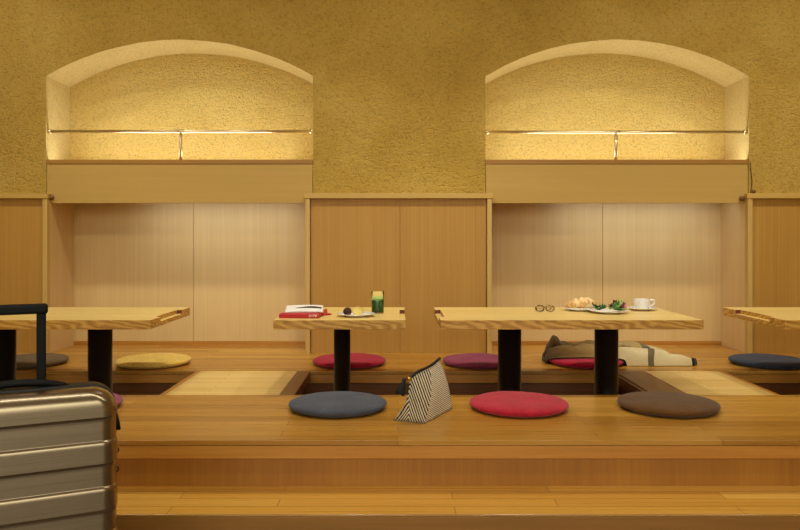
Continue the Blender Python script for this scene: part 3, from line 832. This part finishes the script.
# salad
plate_obj(609, 3.73, 0.100, 'white plate under the mixed salad')
sd = thing('salad', 'mixed leaf salad of green lettuce, radicchio and pink radish on a white plate', 'food', (on(609, 3.73), 3.73, TT+0.0065))
M['lettuce'] = plain('green lettuce', rgb(74,132,44), 0.45, 0, 0.35, 60)
M['lettuce_pale'] = plain('pale lettuce', rgb(170,198,104), 0.45, 0, 0.2, 60)
M['dark_leaf'] = plain('dark green leaf', rgb(26,88,40), 0.4, 0, 0.35, 60)
M['radicchio'] = plain('radicchio', rgb(96,24,48), 0.4, 0, 0.3, 60)
M['radish'] = plain('pink radish', rgb(226,132,150), 0.4, 0, 0.15, 80)
rl = random.Random(3)
def psurf(q):                                 # plate surface below the salad, in the salad's own height
    return (0.0045 if q < 0.06 else 0.0045+(q-0.06)*0.30) - 0.0065 + 0.0036
def leaf(name, mat, x, y, z, ln, wd, rz, tilt, fr=3):
    bm = bmesh.new(); n, m = 12, 8; g = []
    for i in range(n+1):
        q = i/n; row = []
        for j in range(m+1):
            s = j/m*2-1
            wq = wd*math.sin(PI*(0.06+0.9*q))**0.7
            row.append(bm.verts.new((ln*(q-0.35), s*wq, 0.5*ln*(q-0.35)**2*1.6 + 0.35*wd*abs(s)**2 + 0.0045*math.sin(s*9+q*11)*abs(s)**1.5)))
        g.append(row)
    for i in range(n):
        for j in range(m): bm.faces.new((g[i][j], g[i+1][j], g[i+1][j+1], g[i][j+1]))
    mx = Matrix.Translation((x, y, z)) @ Matrix.Rotation(rz, 4, 'Z') @ Matrix.Rotation(-tilt, 4, 'Y') @ Matrix.Rotation(rl.uniform(-.5,.5), 4, 'X')
    for v in bm.verts:
        v.co = mx @ v.co; v.co.z = max(v.co.z, psurf(v.co.xy.length))
    o = obj(name, bm, mat, sd, True)
    s = o.modifiers.new('thick', 'SOLIDIFY'); s.thickness = 0.001; s.offset = 1.0
for k in range(6):
    leaf('herb_leaf', M['dark_leaf'] if k % 3 else M['lettuce'], -0.048+rl.uniform(-.016,.016), -0.01+rl.uniform(-.02,.02), 0.010+0.0030*k, 0.034, 0.012, rl.uniform(0,6.28), rl.uniform(-.1,.35))
for k in range(13):
    m, nm = [(M['lettuce_pale'],'lettuce_leaf'),(M['radicchio'],'radicchio_leaf'),(M['lettuce_pale'],'lettuce_leaf'),(M['lettuce'],'lettuce_leaf'),(M['radicchio'],'radicchio_leaf')][k % 5]
    leaf(nm, m, 0.042+rl.uniform(-.030,.030), -0.005+rl.uniform(-.03,.03), 0.006+0.0022*k, 0.044, 0.016, rl.uniform(0,6.28), rl.uniform(.1,0.7))
for k, (x, y, z) in enumerate(((0.062,-0.012,0.040),(0.052,0.014,0.038),(0.066,-0.03,0.030))):
    o = obj('radish_slice', lathe([(0,0),(0.012,0),(0.0135,0.0012),(0.012,0.0024),(0,0.0024)], 24), M['radish'], sd, True)
    o.location = (x, y, z); o.rotation_euler = (0.9, 0.3*k, k)
# cup and saucer
px, d = 641.7, 3.88
sr = 0.077
o = obj('saucer', lathe([(0,0),(sr*0.5,0),(sr*0.56,0.003),(sr*0.98,0.0125),(sr,0.014),(sr*0.97,0.0152),(sr*0.6,0.0065),(sr*0.5,0.0045),(0,0.0045)], 56), M['plate'], None, True)
o.location = (on(px, d), d, TT+0.0004); tag(o, 'white saucer under the coffee cup', 'saucer')
cp_ = thing('coffee_cup', 'white low coffee cup standing on its saucer on the long table', 'cup', (on(px, d), d, TT+0.0052))
bm = lathe([(0,0),(0.026,0),(0.027,0.003),(0.034,0.007),(0.0395,0.016),(0.0415,0.030),(0.0418,0.052),(0.0410,0.0530),(0.0400,0.052),(0.0395,0.030),(0.037,0.017),(0.030,0.010),(0,0.008)], 56)
obj('cup_body', bm, M['plate'], cp_, True)
hp = [(0.0405,0,0.046),(0.050,0,0.049),(0.061,0,0.048),(0.067,0,0.040),(0.065,0,0.029),(0.056,0,0.021),(0.0395,0,0.016)]
hs = []
for k in range(len(hp)-1):
    for q in (0, .5): hs.append(Vector(hp[k]).lerp(Vector(hp[k+1]), q))
hs.append(Vector(hp[-1]))
obj('handle', tube(hs, 0.0042, 10), M['plate'], cp_, True)
M['coffee'] = plain('black coffee', rgb(40,20,10), 0.15)
obj('coffee', lathe([(0,0.040),(0.0392,0.040),(0.0392,0.0415),(0,0.0415)], 40), M['coffee'], cp_)

# ------------------------------------------------------------------ lights
WARM = (1.0, 0.99, 0.86); SOFT = (1.0, 0.85, 0.60); LED = (1.0, 1.0, 0.95)
def area(name, loc, rot, sx, sy, e, c, spread=PI):
    l = bpy.data.lights.new(name, 'AREA'); l.shape = 'RECTANGLE'; l.size = sx; l.size_y = sy
    l.energy = e; l.color = c; l.spread = spread
    o = bpy.data.objects.new(name, l); COL.objects.link(o); o.location = loc; o.rotation_euler = rot
def spot(name, loc, aim, e, c, ang=95, blend=1.0, r=0.07):
    l = bpy.data.lights.new(name, 'SPOT'); l.energy = e; l.color = c; l.spot_size = math.radians(ang)
    l.spot_blend = blend; l.shadow_soft_size = r
    o = bpy.data.objects.new(name, l); COL.objects.link(o); o.location = loc
    o.rotation_euler = (Vector(aim)-Vector(loc)).to_track_quat('-Z', 'Y').to_euler()
for x in (-1.75, -0.27, 0.80, 2.35):
    spot('downlight', (x, 3.60, 2.72), (x, 3.90, 0), 70, WARM, 95)
for x in (-2.6, -1.38, 0.0, 1.38, 2.6):
    spot('wall_fill', (x, 3.55, 2.74), (x, 4.75, 1.15), 36 if abs(x) > 2 else 23, WARM, 110)  # unseen spots added to brighten the back wall
area('fill_strip', (0, 1.55, 2.76), (math.radians(8), 0, 0), 5.2, 0.16, 36, WARM)  # added unseen strip that gives the suitcase top its highlight band
for k, (a, b) in enumerate(NICHES):
    cx = (a+b)/2
    area('cove_strip', (cx, YW+0.075, 1.13), (PI+math.radians(12), 0, 0), 1.5, 0.05, 5.9, LED)
    area('cove_glow', (cx+(0.03 if k == 0 else -0.13), YN-0.02, 1.20), (PI, 0, 0), 1.2, 0.012, 0.26, (0.85, 0.88, 1.0))
    area('cove_strip', (cx+0.22, YW+0.09, 1.045), (math.radians(22), 0, 0), 1.0, 0.04, 1.9, (0.72, 0.84, 1.0), math.radians(130))
w = bpy.data.worlds.new('world'); S.world = w; w.use_nodes = True
bgn = w.node_tree.nodes['Background']; bgn.inputs[1].default_value = 1.0
tcw = w.node_tree.nodes.new('ShaderNodeTexCoord'); spw = w.node_tree.nodes.new('ShaderNodeSeparateXYZ')
rw = w.node_tree.nodes.new('ShaderNodeValToRGB')      # the rest of the room: lit upper half, dim lower half
mrw = w.node_tree.nodes.new('ShaderNodeMapRange'); mrw.inputs[1].default_value = -1; mrw.inputs[2].default_value = 1
w.node_tree.links.new(tcw.outputs['Generated'], spw.inputs[0]); w.node_tree.links.new(spw.outputs[2], mrw.inputs[0])
w.node_tree.links.new(mrw.outputs[0], rw.inputs[0]); w.node_tree.links.new(rw.outputs[0], bgn.inputs[0])
e = rw.color_ramp.elements
e[0].position = 0.47; e[0].color = (0.45, 0.40, 0.31, 1)
e[1].position = 0.62; e[1].color = (3.1, 3.02, 2.5, 1)
# ------------------------------------------------------------------ camera
cam = bpy.data.cameras.new('camera'); co_ = bpy.data.objects.new('camera', cam); COL.objects.link(co_)
cam.sensor_fit = 'HORIZONTAL'; cam.sensor_width = 36.0; cam.lens = 36.0*F/800.0
cam.shift_x = (400-VX)/800.0; cam.shift_y = -(265-VY)/800.0
cam.clip_start = 0.05
co_.location = (0, 0, H); co_.rotation_euler = (PI/2, 0, 0)
S.camera = co_
S.view_settings.view_transform = 'Standard'; S.view_settings.look = 'None'
S.view_settings.exposure = 0.0; S.view_settings.gamma = 1.0; S.view_settings.use_curve_mapping = False
S.cycles.use_denoising = True
